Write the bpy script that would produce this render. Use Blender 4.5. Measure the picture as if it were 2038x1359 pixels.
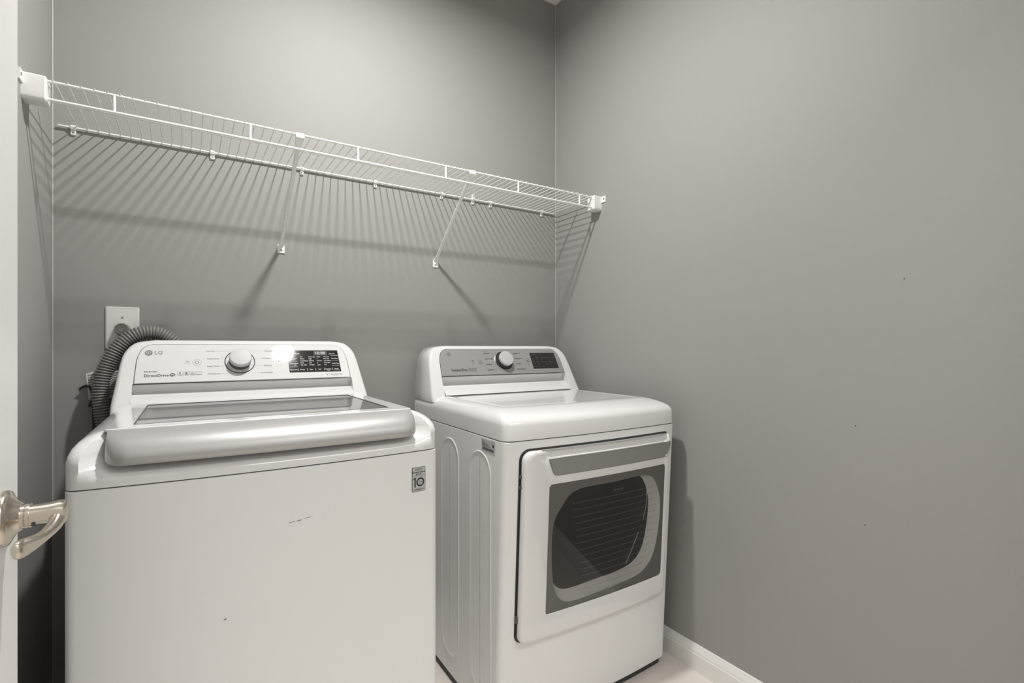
import bpy, bmesh, math, random
from mathutils import Vector, Matrix
for o in list(bpy.data.objects): bpy.data.objects.remove(o)
SC = bpy.context.scene
C = SC.collection
R = math.radians
random.seed(4)

# ------------------------------------------------------------------ camera, world, light, exposure
HC = 1.113                                   # lens height
cam_d = bpy.data.cameras.new('camera'); cam = bpy.data.objects.new('camera', cam_d); C.objects.link(cam)
cam.location = (0, 0, HC); cam.rotation_euler = (R(90), 0, R(-32.72))
cam_d.sensor_width = 36; cam_d.lens = 36 * 998 / 2038; cam_d.shift_y = 10.5 / 2038; cam_d.clip_start = 0.02
SC.camera = cam
vs = SC.view_settings; vs.view_transform = 'Standard'; vs.look = 'None'; vs.gamma = 1; vs.use_curve_mapping = False
vs.exposure = 0.0
wd = bpy.data.worlds.new('world'); SC.world = wd; wd.use_nodes = True
wd.node_tree.nodes['Background'].inputs[0].default_value = (1, 0.97, 0.93, 1)
wd.node_tree.nodes['Background'].inputs[1].default_value = 0.25
LAMP = (0.485, 1.115, 2.60); LAMP_D = 0.090; LAMP_E = 30.0   # lens of the semi-flush ceiling lamp above the machines
kl = bpy.data.lights.new('ceiling_lamp_light', 'AREA'); kl.shape = 'DISK'; kl.size = LAMP_D; kl.energy = LAMP_E; kl.color = (1.0, 0.99, 0.97)
klo = bpy.data.objects.new('ceiling_lamp_light', kl); C.objects.link(klo); klo.location = LAMP
HALL_E = 43.0                                               # added fill light, stands in for unseen lighting in the hall
hl = bpy.data.lights.new('hall_fill_light', 'AREA'); hl.shape = 'RECTANGLE'; hl.size = 1.6; hl.size_y = 0.8; hl.energy = HALL_E
hl.color = (1, 0.995, 0.985)
hlo = bpy.data.objects.new('hall_fill_light', hl); C.objects.link(hlo); hlo.location = (1.0, -0.75, 2.735)

# room numbers
D, XL, XR, ZC = 1.909, -0.329, 1.475, 2.748
YF = 0.105                                   # room face of the doorway wall

# ------------------------------------------------------------------ materials
def mat(name, col, rough=0.5, metal=0.0, coat=0.0, bump=None, var=None, emit=None, spec=0.5, aniso=0):
    m = bpy.data.materials.new(name); m.use_nodes = True; nt = m.node_tree; b = nt.nodes['Principled BSDF']
    b.inputs['Base Color'].default_value = (*col, 1); b.inputs['Roughness'].default_value = rough
    b.inputs['Metallic'].default_value = metal; b.inputs['Coat Weight'].default_value = coat; b.inputs['Coat Roughness'].default_value = 0.06
    b.inputs['Specular IOR Level'].default_value = spec
    tc = nt.nodes.new('ShaderNodeTexCoord')
    if var:
        s, amt = var; n = nt.nodes.new('ShaderNodeTexNoise'); n.inputs['Scale'].default_value = s; n.inputs['Detail'].default_value = 4
        nt.links.new(tc.outputs['Object'], n.inputs['Vector']); mx = nt.nodes.new('ShaderNodeMixRGB'); mx.blend_type = 'MIX'
        mx.inputs[1].default_value = (*[c * (1 - amt) for c in col], 1); mx.inputs[2].default_value = (*[min(1, c * (1 + amt)) for c in col], 1)
        nt.links.new(n.outputs['Fac'], mx.inputs[0]); nt.links.new(mx.outputs[0], b.inputs['Base Color'])
    if bump:
        s, st, sc3 = bump; n = nt.nodes.new('ShaderNodeTexNoise'); n.inputs['Scale'].default_value = s; n.inputs['Detail'].default_value = 2
        mp = nt.nodes.new('ShaderNodeMapping'); mp.inputs['Scale'].default_value = sc3
        nt.links.new(tc.outputs['Object'], mp.inputs['Vector']); nt.links.new(mp.outputs[0], n.inputs['Vector'])
        bp = nt.nodes.new('ShaderNodeBump'); bp.inputs['Strength'].default_value = st; bp.inputs['Distance'].default_value = 0.001
        nt.links.new(n.outputs['Fac'], bp.inputs['Height']); nt.links.new(bp.outputs[0], b.inputs['Normal'])
    if emit:
        b.inputs['Emission Color'].default_value = (*emit[0], 1); b.inputs['Emission Strength'].default_value = emit[1]
    return m
def glass(name, ior, tint=(1, 1, 1), rough=0.0):
    m = bpy.data.materials.new(name); m.use_nodes = True; nt = m.node_tree; nt.nodes.clear()
    o = nt.nodes.new('ShaderNodeOutputMaterial'); mx = nt.nodes.new('ShaderNodeMixShader'); t = nt.nodes.new('ShaderNodeBsdfTransparent'); g = nt.nodes.new('ShaderNodeBsdfGlossy'); f = nt.nodes.new('ShaderNodeFresnel')
    f.inputs['IOR'].default_value = ior; t.inputs[0].default_value = (*tint, 1); g.inputs['Roughness'].default_value = rough
    nt.links.new(f.outputs[0], mx.inputs[0]); nt.links.new(t.outputs[0], mx.inputs[1]); nt.links.new(g.outputs[0], mx.inputs[2]); nt.links.new(mx.outputs[0], o.inputs[0])
    return m
M = dict(
    wall=mat('wall_paint_grey', (0.325, 0.318, 0.305), 0.62, bump=(260, 0.10, (1, 1, 1)), var=(1.5, 0.02), spec=0.22),
    ceil=mat('ceiling_white', (0.78, 0.77, 0.74), 0.8, bump=(180, 0.2, (1, 1, 1))),
    trim=mat('trim_white', (0.80, 0.79, 0.76), 0.32),
    caulk=mat('caulk_bead', (0.48, 0.47, 0.44), 0.5),
    floor=mat('floor_beige', (0.72, 0.665, 0.610), 0.45, var=(9, 0.10)),
    door=mat('door_white', (0.68, 0.676, 0.665), 0.40),
    nickel=mat('satin_nickel', (0.60, 0.545, 0.47), 0.22, metal=1),
    white=mat('appliance_white', (0.78, 0.78, 0.772), 0.40, coat=0.0),
    gloss=mat('gloss_white_plastic', (0.735, 0.733, 0.725), 0.18, coat=0.7),
    silver=mat('silver_handle', (0.44, 0.436, 0.428), 0.40, metal=0.35, bump=(60, 0.04, (1, 60, 60))),
    panelw=mat('panel_pale_silver', (0.70, 0.697, 0.690), 0.025),
    panelg=mat('panel_grey_silver', (0.37, 0.366, 0.354), 0.36, metal=0.35, bump=(40, 0.04, (1, 80, 80))),
    knob=mat('knob_silver_white', (0.50, 0.497, 0.49), 0.48),
    dark=mat('dark_gap', (0.03, 0.03, 0.028), 0.5),
    darkgrey=mat('dark_grey_plastic', (0.07, 0.07, 0.066), 0.35),
    disp=mat('display_black', (0.020, 0.020, 0.018), 0.05),
    lcd=mat('lcd_grey', (0.11, 0.107, 0.10), 0.06),
    ink=mat('ink_dark', (0.025, 0.025, 0.025), 0.5),
    inkg=mat('ink_grey', (0.20, 0.20, 0.20), 0.4),
    inkw=mat('ink_white', (0.82, 0.82, 0.80), 0.5),
    inkf=mat('ink_faint', (0.14, 0.14, 0.13), 0.5),
    label=mat('label_silver', (0.47, 0.47, 0.46), 0.4),
    wire=mat('vinyl_white_wire', (0.83, 0.825, 0.81), 0.35),
    plastic=mat('white_plastic', (0.80, 0.795, 0.78), 0.35),
    screw=mat('screw_steel', (0.45, 0.45, 0.45), 0.3, metal=1),
    hose=mat('hose_grey', (0.21, 0.203, 0.19), 0.34),
    fitting=mat('fitting_grey', (0.20, 0.195, 0.18), 0.45),
    beige=mat('fitting_beige', (0.50, 0.47, 0.42), 0.5),
    paper=mat('tag_paper', (0.72, 0.71, 0.68), 0.7),
    cord=mat('cord_black', (0.025, 0.023, 0.02), 0.45),
    borderg=mat('window_border_grey', (0.29, 0.286, 0.275), 0.35),
    strip=mat('handle_strip_grey', (0.26, 0.256, 0.246), 0.4, metal=0.1),
    bowl=mat('door_bowl_silver', (0.88, 0.875, 0.86), 0.4),
    drum=mat('drum_dark', (0.020, 0.020, 0.018), 0.25),
    lines=mat('window_lines', (0.30, 0.30, 0.29), 0.5),
    tub=mat('tub_grey', (0.42, 0.42, 0.41), 0.35),
    globe=mat('lamp_globe', (1, 1, 1), 0.4, emit=((1.0, 0.985, 0.955), 60.0)),
    brass=mat('fixture_metal', (0.7, 0.69, 0.67), 0.35, metal=0.6),
    lidglass=glass('lid_glass', 2.1, (0.80, 0.81, 0.80)),
    dglass=glass('dryer_door_glass', 1.5, (0.97, 0.97, 0.96)),
)

# ------------------------------------------------------------------ mesh helpers
class MB:
    def __init__(s): s.v = []; s.f = []
    def add(s, vs_, fs): n = len(s.v); s.v += [tuple(p) for p in vs_]; s.f += [tuple(i + n for i in f) for f in fs]; return s
    def box(s, a, b):
        x0, y0, z0 = a; x1, y1, z1 = b
        return s.add([(x0, y0, z0), (x1, y0, z0), (x1, y1, z0), (x0, y1, z0), (x0, y0, z1), (x1, y0, z1), (x1, y1, z1), (x0, y1, z1)],
                     [(0, 3, 2, 1), (4, 5, 6, 7), (0, 1, 5, 4), (1, 2, 6, 5), (2, 3, 7, 6), (3, 0, 4, 7)])
    def loft(s, rings, closed=True, cap0=False, cap1=False):
        n = len(rings[0]); base = len(s.v)
        for r in rings: s.v += [tuple(p) for p in r]
        m = n if closed else n - 1
        for k in range(len(rings) - 1):
            for i in range(m):
                j = (i + 1) % n; a = base + k * n; b = a + n
                s.f.append((a + i, a + j, b + j, b + i))
        if cap0: s.f.append(tuple(base + i for i in reversed(range(n))))
        if cap1: s.f.append(tuple(base + (len(rings) - 1) * n + i for i in range(n)))
        return s
    def tube(s, pts, r, n=8, caps=True):
        pts = [Vector(p) for p in pts]; rs = r if isinstance(r, (list, tuple)) else [r] * len(pts); rings = []
        t0 = (pts[1] - pts[0]).normalized(); ref = Vector((0, 0, 1)) if abs(t0.z) < 0.9 else Vector((1, 0, 0))
        a = t0.cross(ref).normalized()
        for i, p in enumerate(pts):
            t = (pts[min(i + 1, len(pts) - 1)] - pts[max(i - 1, 0)]).normalized()
            a = (a - t * a.dot(t)).normalized(); b = t.cross(a)
            rings.append([p + (a * math.cos(q) + b * math.sin(q)) * rs[i] for q in [2 * math.pi * k / n for k in range(n)]])
        return s.loft(rings, True, caps, caps)
    def lathe(s, o, ax, prof, n=24, cap0=True, cap1=True):   # prof: (radius, distance along ax)
        o = Vector(o); ax = Vector(ax).normalized(); ref = Vector((0, 0, 1)) if abs(ax.z) < 0.9 else Vector((1, 0, 0))
        a = ax.cross(ref).normalized(); b = ax.cross(a)
        return s.loft([[o + ax * h + (a * math.cos(2 * math.pi * k / n) + b * math.sin(2 * math.pi * k / n)) * max(r, 1e-5) for k in range(n)] for r, h in prof], True, cap0, cap1)
    def fill(s, ring, fn=None, steps=(1, .8, .55, .28, 0.02)):   # ring of (a,b): shrink towards centroid, fn(a,b)->xyz
        cx = sum(p[0] for p in ring) / len(ring); cz = sum(p[1] for p in ring) / len(ring)
        return s.loft([[fn(cx + (p[0] - cx) * k, cz + (p[1] - cz) * k) for p in ring] for k in steps], True, False, True)
    def build(s, name, m, parent=None, smooth=35, fix=True, face=None):
        me = bpy.data.meshes.new(name); me.from_pydata(s.v, [], s.f); me.validate()
        if fix:
            bm = bmesh.new(); bm.from_mesh(me); bmesh.ops.recalc_face_normals(bm, faces=bm.faces)
            if face and sum((f.normal.dot(Vector(face)) * f.calc_area() for f in bm.faces)) < 0: bmesh.ops.reverse_faces(bm, faces=bm.faces)
            bm.to_mesh(me); bm.free()
        if smooth:
            me.polygons.foreach_set('use_smooth', [True] * len(me.polygons)); me.set_sharp_from_angle(angle=R(smooth))
        me.materials.append(m)
        o = bpy.data.objects.new(name, me); C.objects.link(o)
        if parent: o.parent = parent
        return o
def bevel(o, w, seg=2, ang=40):
    md = o.modifiers.new('bevel', 'BEVEL'); md.width = w; md.segments = seg; md.limit_method = 'ANGLE'; md.angle_limit = R(ang); return o
def empty(name, loc, rz=0):
    o = bpy.data.objects.new(name, None); C.objects.link(o); o.location = loc; o.rotation_euler = (0, 0, rz); o.empty_display_size = 0.05; return o
def tag(o, label, cat, group=None):
    o['label'] = label; o['category'] = cat
    if group: o['group'] = group
    return o
def struct(o, label=None, cat=None):
    o['kind'] = 'structure'
    if label: o['label'] = label
    if cat: o['category'] = cat
    return o
def part_label(o, t): o['label'] = t; return o
def rrect(x0, x1, z0, z1, r, ns=10, nc=5):
    """rounded rectangle, counter-clockwise from the lower left; r is a number or (bl, br, tr, tl); always 4*(ns+nc) points"""
    r = r if isinstance(r, (list, tuple)) else (r,) * 4; out = []
    cs = [(x0, z0, 180, r[0]), (x1, z0, 270, r[1]), (x1, z1, 0, r[2]), (x0, z1, 90, r[3])]
    sg = [(1, 1), (-1, 1), (-1, -1), (1, -1)]
    arcs = []
    for (cx, cz, a0, rr), (sx, sz) in zip(cs, sg):
        ox, oz = cx + sx * rr, cz + sz * rr
        arcs.append([(ox + rr * math.cos(R(a0 + 90 * k / nc)), oz + rr * math.sin(R(a0 + 90 * k / nc))) for k in range(nc + 1)])
    for i in range(4):
        a = arcs[i]; b = arcs[(i + 1) % 4]; out += a[:-1] if False else a
        p, q = a[-1], b[0]
        out += [(p[0] + (q[0] - p[0]) * k / ns, p[1] + (q[1] - p[1]) * k / ns) for k in range(1, ns)]
    return out
def catmull(pts, n=6):
    out = []; m = len(pts)
    for i in range(m):
        p0, p1, p2, p3 = [pts[(i + k) % m] for k in (-1, 0, 1, 2)]
        for k in range(n):
            t = k / n
            out.append(tuple(0.5 * (2 * p1[j] + (p2[j] - p0[j]) * t + (2 * p0[j] - 5 * p1[j] + 4 * p2[j] - p3[j]) * t * t + (3 * p1[j] - p0[j] - 3 * p2[j] + p3[j]) * t ** 3) for j in range(len(p1))))
    return out
def spline(pts, n=8):
    out = []
    for i in range(len(pts) - 1):
        p0, p1, p2, p3 = pts[max(i - 1, 0)], pts[i], pts[i + 1], pts[min(i + 2, len(pts) - 1)]
        for k in range(n):
            t = k / n
            out.append(tuple(0.5 * (2 * p1[j] + (p2[j] - p0[j]) * t + (2 * p0[j] - 5 * p1[j] + 4 * p2[j] - p3[j]) * t * t + (3 * p1[j] - p0[j] - 3 * p2[j] + p3[j]) * t ** 3) for j in range(len(p1))))
    return out + [tuple(pts[-1])]
def inset(ring, d):
    n = len(ring); out = []
    for i in range(n):
        a, b, c = Vector(ring[i - 1]), Vector(ring[i]), Vector(ring[(i + 1) % n])
        t = (c - a); t = t.normalized() if t.length > 1e-9 else Vector((1, 0))
        out.append((b.x - t.y * d, b.y + t.x * d))
    return out
def smooth01(t): t = max(0, min(1, t)); return t * t * (3 - 2 * t)

_tc = {}
def text_geom(s, size, align='LEFT', shear=0.0, bold=0.0):
    k = (s, align, shear, bold)
    if k not in _tc:
        cu = bpy.data.curves.new('t', 'FONT'); cu.body = s; cu.size = 1; cu.align_x = align; cu.align_y = 'CENTER'; cu.resolution_u = 2; cu.shear = shear; cu.offset = bold
        ob = bpy.data.objects.new('t', cu); C.objects.link(ob)
        me = bpy.data.meshes.new_from_object(ob.evaluated_get(bpy.context.evaluated_depsgraph_get()))
        _tc[k] = ([(v.co.x, v.co.y) for v in me.vertices], [tuple(p.vertices) for p in me.polygons])
        bpy.data.objects.remove(ob); bpy.data.curves.remove(cu); bpy.data.meshes.remove(me)
    vs_, fs = _tc[k]; return [(x * size, y * size) for x, y in vs_], fs
class Frame:
    """flat patch: point (a, b) at height c above it"""
    def __init__(s, o, ex, ey): s.o = Vector(o); s.ex = Vector(ex).normalized(); s.ey = Vector(ey).normalized(); s.n = s.ex.cross(s.ey)
    def p(s, a, b, c=0): return s.o + s.ex * a + s.ey * b + s.n * c
    def text(s, mb, t, a, b, size, c=0.0004, align='LEFT', shear=0, bold=0, sx=1.0):
        vs_, fs = text_geom(t, size, align, shear, bold); mb.add([s.p(a + x * sx, b + y, c) for x, y in vs_], fs)
    def rect(s, mb, a0, a1, b0, b1, c=0.0004): mb.add([s.p(a0, b0, c), s.p(a1, b0, c), s.p(a1, b1, c), s.p(a0, b1, c)], [(0, 1, 2, 3)])
    def line(s, mb, a0, b0, a1, b1, w, c=0.0004):
        d = Vector((a1 - a0, b1 - b0)).normalized(); nx, ny = -d.y * w / 2, d.x * w / 2
        mb.add([s.p(a0 + nx, b0 + ny, c), s.p(a0 - nx, b0 - ny, c), s.p(a1 - nx, b1 - ny, c), s.p(a1 + nx, b1 + ny, c)], [(0, 1, 2, 3)])
    def ring(s, mb, a, b, r0, r1, c=0.0004, n=28, t0=0, t1=360, sx=1.0):
        full = abs(t1 - t0) >= 360; k = n if full else n + 1
        ang = [R(t0 + (t1 - t0) * i / n) for i in range(k)]
        mb.loft([[s.p(a + r * sx * math.cos(q), b + r * math.sin(q), c) for q in ang] for r in (r0, r1)], full)
    def disc(s, mb, a, b, r, c=0.0004, n=28, sx=1.0): mb.add([s.p(a + r * sx * math.cos(2 * math.pi * i / n), b + r * math.sin(2 * math.pi * i / n), c) for i in range(n)], [tuple(range(n))])
    def slab(s, mb, ring, c0, c1, bev=0.0):
        rr = [[s.p(x, y, c0) for x, y in ring]]
        if bev: rr += [[s.p(x, y, c1 - bev) for x, y in ring], [s.p(x, y, c1) for x, y in inset(ring, bev)]]
        else: rr += [[s.p(x, y, c1) for x, y in ring]]
        mb.loft(rr, True, True, True)

# ------------------------------------------------------------------ the room
def box_obj(name, a, b, m, parent=None, bev=0):
    o = MB().box(a, b).build(name, m, parent, smooth=0)
    if bev: bevel(o, bev)
    return o
HY = -1.62                                   # far wall of the hall behind the doorway
struct(box_obj('floor', (XL - 1.2, HY - 0.1, -0.05), (XR + 1.2, D + 0.1, 0), M['floor']))
struct(box_obj('ceiling', (XL - 1.2, HY - 0.1, ZC), (XR + 1.2, D + 0.1, ZC + 0.05), M['ceil']))
struct(box_obj('wall_back', (XL - 0.1, D, 0), (XR + 0.1, D + 0.1, ZC), M['wall']))
struct(box_obj('wall_left', (XL - 0.1, YF, 0), (XL, D, ZC), M['wall']))
wr = struct(box_obj('wall_right', (XR, YF - 0.115, 0), (XR + 0.1, D, ZC), M['wall']))
DX0, DX1, DH = -0.215, 1.345, 2.05           # doorway, unseen right side widened to let the hall fill in
mb = MB(); mb.box((XL - 1.2, YF - 0.115, 0), (DX0, YF, ZC)); mb.box((DX1, YF - 0.115, 0), (XR, YF, ZC)); mb.box((DX0, YF - 0.115, DH), (DX1, YF, ZC))
struct(mb.build('wall_front', M['wall'], smooth=0))
struct(box_obj('wall_hall_left', (XL - 1.3, HY, 0), (XL - 1.2, YF - 0.115, ZC), M['ceil']))
struct(box_obj('wall_hall_right', (XR + 1.1, HY, 0), (XR + 1.2, YF - 0.115, ZC), M['ceil']))
struct(box_obj('wall_hall_far', (XL - 1.2, HY - 0.1, 0), (XR + 1.2, HY, ZC), M['ceil']))
def baseboard(name, p0, p1, nrm):
    nx, ny = nrm; prof = [(0, 0), (0.0145, 0), (0.0145, 0.056), (0.0125, 0.060), (0.0125, 0.064), (0.0105, 0.070), (0.0065, 0.078), (0.005, 0.0845), (0.003, 0.0865), (0, 0.0865)]
    rings = [[(p[0] + nx * d, p[1] + ny * d, z) for d, z in prof] for p in (p0, p1)]
    return struct(MB().loft(rings, True, True, True).build(name, M['trim'], smooth=20))
baseboard('baseboard_right', (XR, YF), (XR, D), (-1, 0))
baseboard('baseboard_back', (XL, D), (XR - 0.0145, D), (0, -1))
baseboard('baseboard_left', (XL, YF), (XL, D - 0.0145), (1, 0))
# thin caulk beads in the inside corners
for i, (p, q) in enumerate([((XL, D, 0.087), (XL, D, ZC)), ((XR, D, 0.087), (XR, D, ZC)), ((XL, D, ZC), (XR, D, ZC)), ((XR, YF, ZC), (XR, D, ZC))]):
    struct(MB().tube([p, q], 0.0018, 6).build('trim_%d' % (i + 1), M['caulk']))
# small nail marks on the walls
for (x, y, z) in [(XR - 0.0003, 0.622, 0.905), (XR - 0.0003, 0.600, 0.65), (XR - 0.0003, 0.515, 1.28)]:
    MB().lathe((x + 0.0003, y, z), (-1, 0, 0), [(0.0016, 0), (0.0014, 0.0006), (0.0006, 0.0008)], 8).build('nail_mark', M['dark'], wr)

# ------------------------------------------------------------------ the open door
DF, DE, DHI = -0.190, 0.905, 0.137           # face, free edge, hinge edge
dr = struct(empty('door_1', (DF - 0.0175, DHI, 0)), 'white panelled door standing open beside the washer', 'door')
def dloc(x, y, z): return (x - DF + 0.0175, y - DHI, z)
leaf = MB()
leaf.box(dloc(DF - 0.035, DHI, 0.012), dloc(DF, DE, 2.035))
bevel(leaf.build('door_leaf', M['door'], dr, smooth=0), 0.002)
for (z0, z1) in ((0.22, 0.80), (0.98, 1.62), (1.72, 1.92)):
    for (y0, y1) in ((DHI + 0.11, DHI + 0.345), (DHI + 0.425, DE - 0.11)):
        pr = MB(); rg = [(0, 0.0), (0.008, 0.004), (0.022, 0.0035), (0.034, 0.0075), (0.05, 0.0075)]
        pr.loft([[dloc(DF + h, y, z) for (y, z) in rrect(y0 + d, y1 - d, z0 + d, z1 - d, 0.001, 2, 1)] for d, h in rg], True, False, True)
        pr.build('door_panel', M['door'], dr, smooth=30)
for z in (0.25, 1.02, 1.80):
    MB().tube([dloc(DF + 0.004, DHI - 0.004, z - 0.045), dloc(DF + 0.004, DHI - 0.004, z + 0.045)], 0.006, 10).build('hinge', M['nickel'], dr)
LH = (DF, 0.842, 0.905)
hd = MB(); hd.lathe(dloc(*LH), (1, 0, 0), [(0.0335, 0), (0.0335, 0.003), (0.032, 0.006), (0.027, 0.0085), (0.020, 0.0125), (0.0165, 0.017)], 36)
hdl = hd.build('lever_handle', M['nickel'], dr, smooth=50); part_label(hdl, 'satin nickel lever handle with round rose')
nk = MB(); nk.lathe(dloc(LH[0] + 0.014, LH[1], LH[2]), (1, 0, 0), [(0.0150, 0), (0.0145, 0.006), (0.0146, 0.0065), (0.0150, 0.007), (0.0150, 0.011), (0.0128, 0.0112), (0.0128, 0.020), (0.0135, 0.030), (0.0150, 0.038), (0.0145, 0.043), (0.009, 0.0455)], 30)
nk.build('neck', M['nickel'], hdl, smooth=40)
MB().lathe(dloc(LH[0] + 0.029, LH[1] - 0.010, LH[2] - 0.0085), (0.0, -0.76, -0.65), [(0.0021, 0.0), (0.0021, 0.0004)], 10).build('set_screw_hole', M['dark'], hdl)
# lever: leaves the end of the neck, sweeps towards the hinge side and dips
ctr = spline([(DF + 0.049, 0.850, 0.905), (DF + 0.051, 0.836, 0.900), (DF + 0.050, 0.820, 0.8945), (DF + 0.046, 0.802, 0.8905), (DF + 0.041, 0.784, 0.8890), (DF + 0.036, 0.766, 0.8895), (DF + 0.033, 0.750, 0.8915), (DF + 0.032, 0.742, 0.8925)], 12)
lv = MB(); rings = []
for i, p in enumerate(ctr):
    t = i / (len(ctr) - 1)
    hgt = 0.0130 - 0.0062 * smooth01(t * 2.4) + 0.0040 * smooth01((t - 0.42) / 0.4); th = 0.0085 - 0.0025 * smooth01(t * 1.6)
    e = 1.0
    if t > 0.82: e = math.sqrt(max(0.004, 1 - ((t - 0.82) / 0.18) ** 2))
    if t < 0.10: e = math.sqrt(max(0.05, 1 - ((0.10 - t) / 0.10) ** 2))
    rings.append([dloc(p[0] + th * e * math.cos(a), p[1], p[2] + hgt * e * math.sin(a)) for a in [2 * math.pi * k / 18 for k in range(18)]])
lv.loft(rings, True, True, True); lv.build('lever', M['nickel'], hdl, smooth=60)

# ------------------------------------------------------------------ ceiling lamp (just above the picture)
lamp = tag(empty('ceiling_lamp', (LAMP[0], LAMP[1], ZC)), 'small semi-flush ceiling lamp shining down above the machines', 'lamp')
zl = LAMP[2] - ZC
MB().lathe((0, 0, 0), (0, 0, -1), [(0.065, 0), (0.065, 0.010), (0.045, 0.024), (0.012, 0.030)], 32).build('canopy', M['brass'], lamp, smooth=40)
MB().lathe((0, 0, -0.028), (0, 0, -1), [(0.009, 0), (0.009, -zl - 0.028 - 0.045)], 16).build('stem', M['brass'], lamp, smooth=40)
MB().lathe((0, 0, zl), (0, 0, 1), [(0.050, -0.0005), (0.053, 0.002), (0.055, 0.012), (0.050, 0.034), (0.028, 0.046), (0.009, 0.048)], 40, False, True).build('housing', M['brass'], lamp, smooth=50)
MB().lathe((0, 0, zl + 0.004), (0, 0, -1), [(0.050, 0.0), (0.050, 0.0005), (0.0005, 0.0005)], 40).build('lens', M['globe'], lamp, smooth=40)

# ------------------------------------------------------------------ appliance helpers
HW = 0.343
def plan(hw, v0, v1, rf, rb, bow, ns=16, nc=5):
    """plan outline (x,y) counter-clockwise with bowed front"""
    return [(x, y - bow * (1 - min(1, (x / HW) ** 2)) * smooth01((v1 * 0.5 - y) / (v1 * 0.5 - v0))) for x, y in rrect(-hw, hw, v0, v1, (rf, rf, rb, rb), ns, nc)]
WASH = empty('washing_machine', (-0.18 + HW, 1.121, 0)); tag(WASH, 'white top-loading washing machine with glass lid and silver front handle', 'washing machine')
DRY = empty('clothes_dryer', (0.724 + HW * math.cos(R(-0.8)), 1.163 + HW * math.sin(R(-0.8)), 0), R(-0.8)); tag(DRY, 'white clothes dryer with grey control panel and dark door window', 'dryer')

def console(parent, name, y0, z0, k, ztop, zb, zp, hb, hp, yback, mats, base_hw=0.340, ear=0.022):
    """slanted console: front plane y = y0 + k (z - z0). zb bottom, zp panel bottom, ztop top; hb panel half width, hp panel top half width"""
    fy = lambda z: y0 + k * (z - z0)
    H = ztop - zb
    prof = spline([(base_hw, zb - ear), (base_hw, zb), (base_hw - 0.006, zb + 0.28 * H), (base_hw - 0.014, zb + 0.64 * H), (base_hw - 0.024, zb + 0.82 * H), (base_hw - 0.048, zb + 0.955 * H), (base_hw - 0.092, ztop)], 6)
    right = list(prof); left = [(-x, z) for x, z in reversed(prof)]
    top = [((base_hw - 0.092) * (1 - 2 * i / 8), ztop) for i in range(1, 8)]
    nx = hb + 0.004
    ze = zb - ear
    notch = [(-nx, ze), (-nx, zp - 0.001), (nx, zp - 0.001), (nx, ze)]
    ring = right + top + left + notch
    def off(d): # inset only the outer contour
        n_out = len(right) + len(top) + len(left)
        out = []
        for i, (x, z) in enumerate(ring):
            if i < n_out and d:
                sx = 1 if x > 0 else -1
                fz = smooth01((z - zb - 0.05 * H) / (0.9 * H)); fx = smooth01((abs(x) - 0.20) / 0.06)
                out.append((x - sx * d * fx * (1 - 0.3 * fz), z - d * smooth01((z - ztop + 0.035) / 0.03)))
            else: out.append((x, z))
        return out
    mb = MB(); rings = []
    for d, dy in ((0.0115, 0.0), (0.0085, 0.0008), (0.005, 0.0028), (0.002, 0.0065), (0.0, 0.012)):
        rings.append([(x, fy(z) + dy, z) for x, z in off(d)])
    rings.append([(x, yback, z) for x, z in off(0.0)]); rings.append([(x, yback + 0.004, z) for x, z in off(0.004)])
    mb.loft(rings, True, True, True)
    con = mb.build(name, mats['body'], parent, smooth=50)
    # concave shelf below the panel
    dz = zp - zb
    cove = spline([(fy(zp) + 0.0015, zp - 0.001), (fy(zp) + 0.014, zp - 0.10 * dz), (fy(zp) + 0.019, zp - 0.32 * dz), (fy(zp) + 0.012, zp - 0.55 * dz), (fy(zb) + 0.006, zp - 0.82 * dz), (fy(zb) - 0.006, zb + 0.001), (fy(zb) - 0.010, zb - 0.001)], 5)
    mb = MB(); mb.loft([[(x, y, z) for y, z in cove] for x in [-nx + 2 * nx * i / 12 for i in range(13)]], False)
    mb.build('console_cove', mats['body'], con, smooth=60)
    fr = Frame((0, fy(zp), zp), (1, 0, 0), (0, k, 1))
    ph = (ztop - 0.014 - zp) * math.hypot(1, k)
    def outline(g):
        pts = [(-hb - g, -g)] + [(hb + g, -g)]
        side = spline([(hb + g, 0.0), (hb - 0.0025 + g, ph * 0.45), (hb - 0.0055 + g, ph * 0.66), (hb - 0.014 + g * 0.8, ph * 0.86 + g * 0.6), (hb - 0.027 + g * 0.6, ph * 0.965 + g * 0.8), (hp + g * 0.3, ph + g)], 6)
        out = [(-hb - g + 2 * (hb + g) * i / 10, -g) for i in range(10)] + side
        return out + [(hp * (1 - 2 * i / 8), ph + g) for i in range(1, 8)] + [(-x, y) for x, y in reversed(side)][:-1]
    mb = MB(); fr.slab(mb, outline(0.0016), -0.003, 0.0006); mb.build('panel_gap', M['dark'], con, smooth=30)
    mb = MB(); fr.slab(mb, outline(0), 0.0, 0.0024, 0.0008)
    cp = mb.build('control_panel', mats['panel'], parent, smooth=30)
    f2 = Frame(fr.p(0, 0, 0.0024), fr.ex, fr.ey)
    return con, cp, f2, ph

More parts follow.
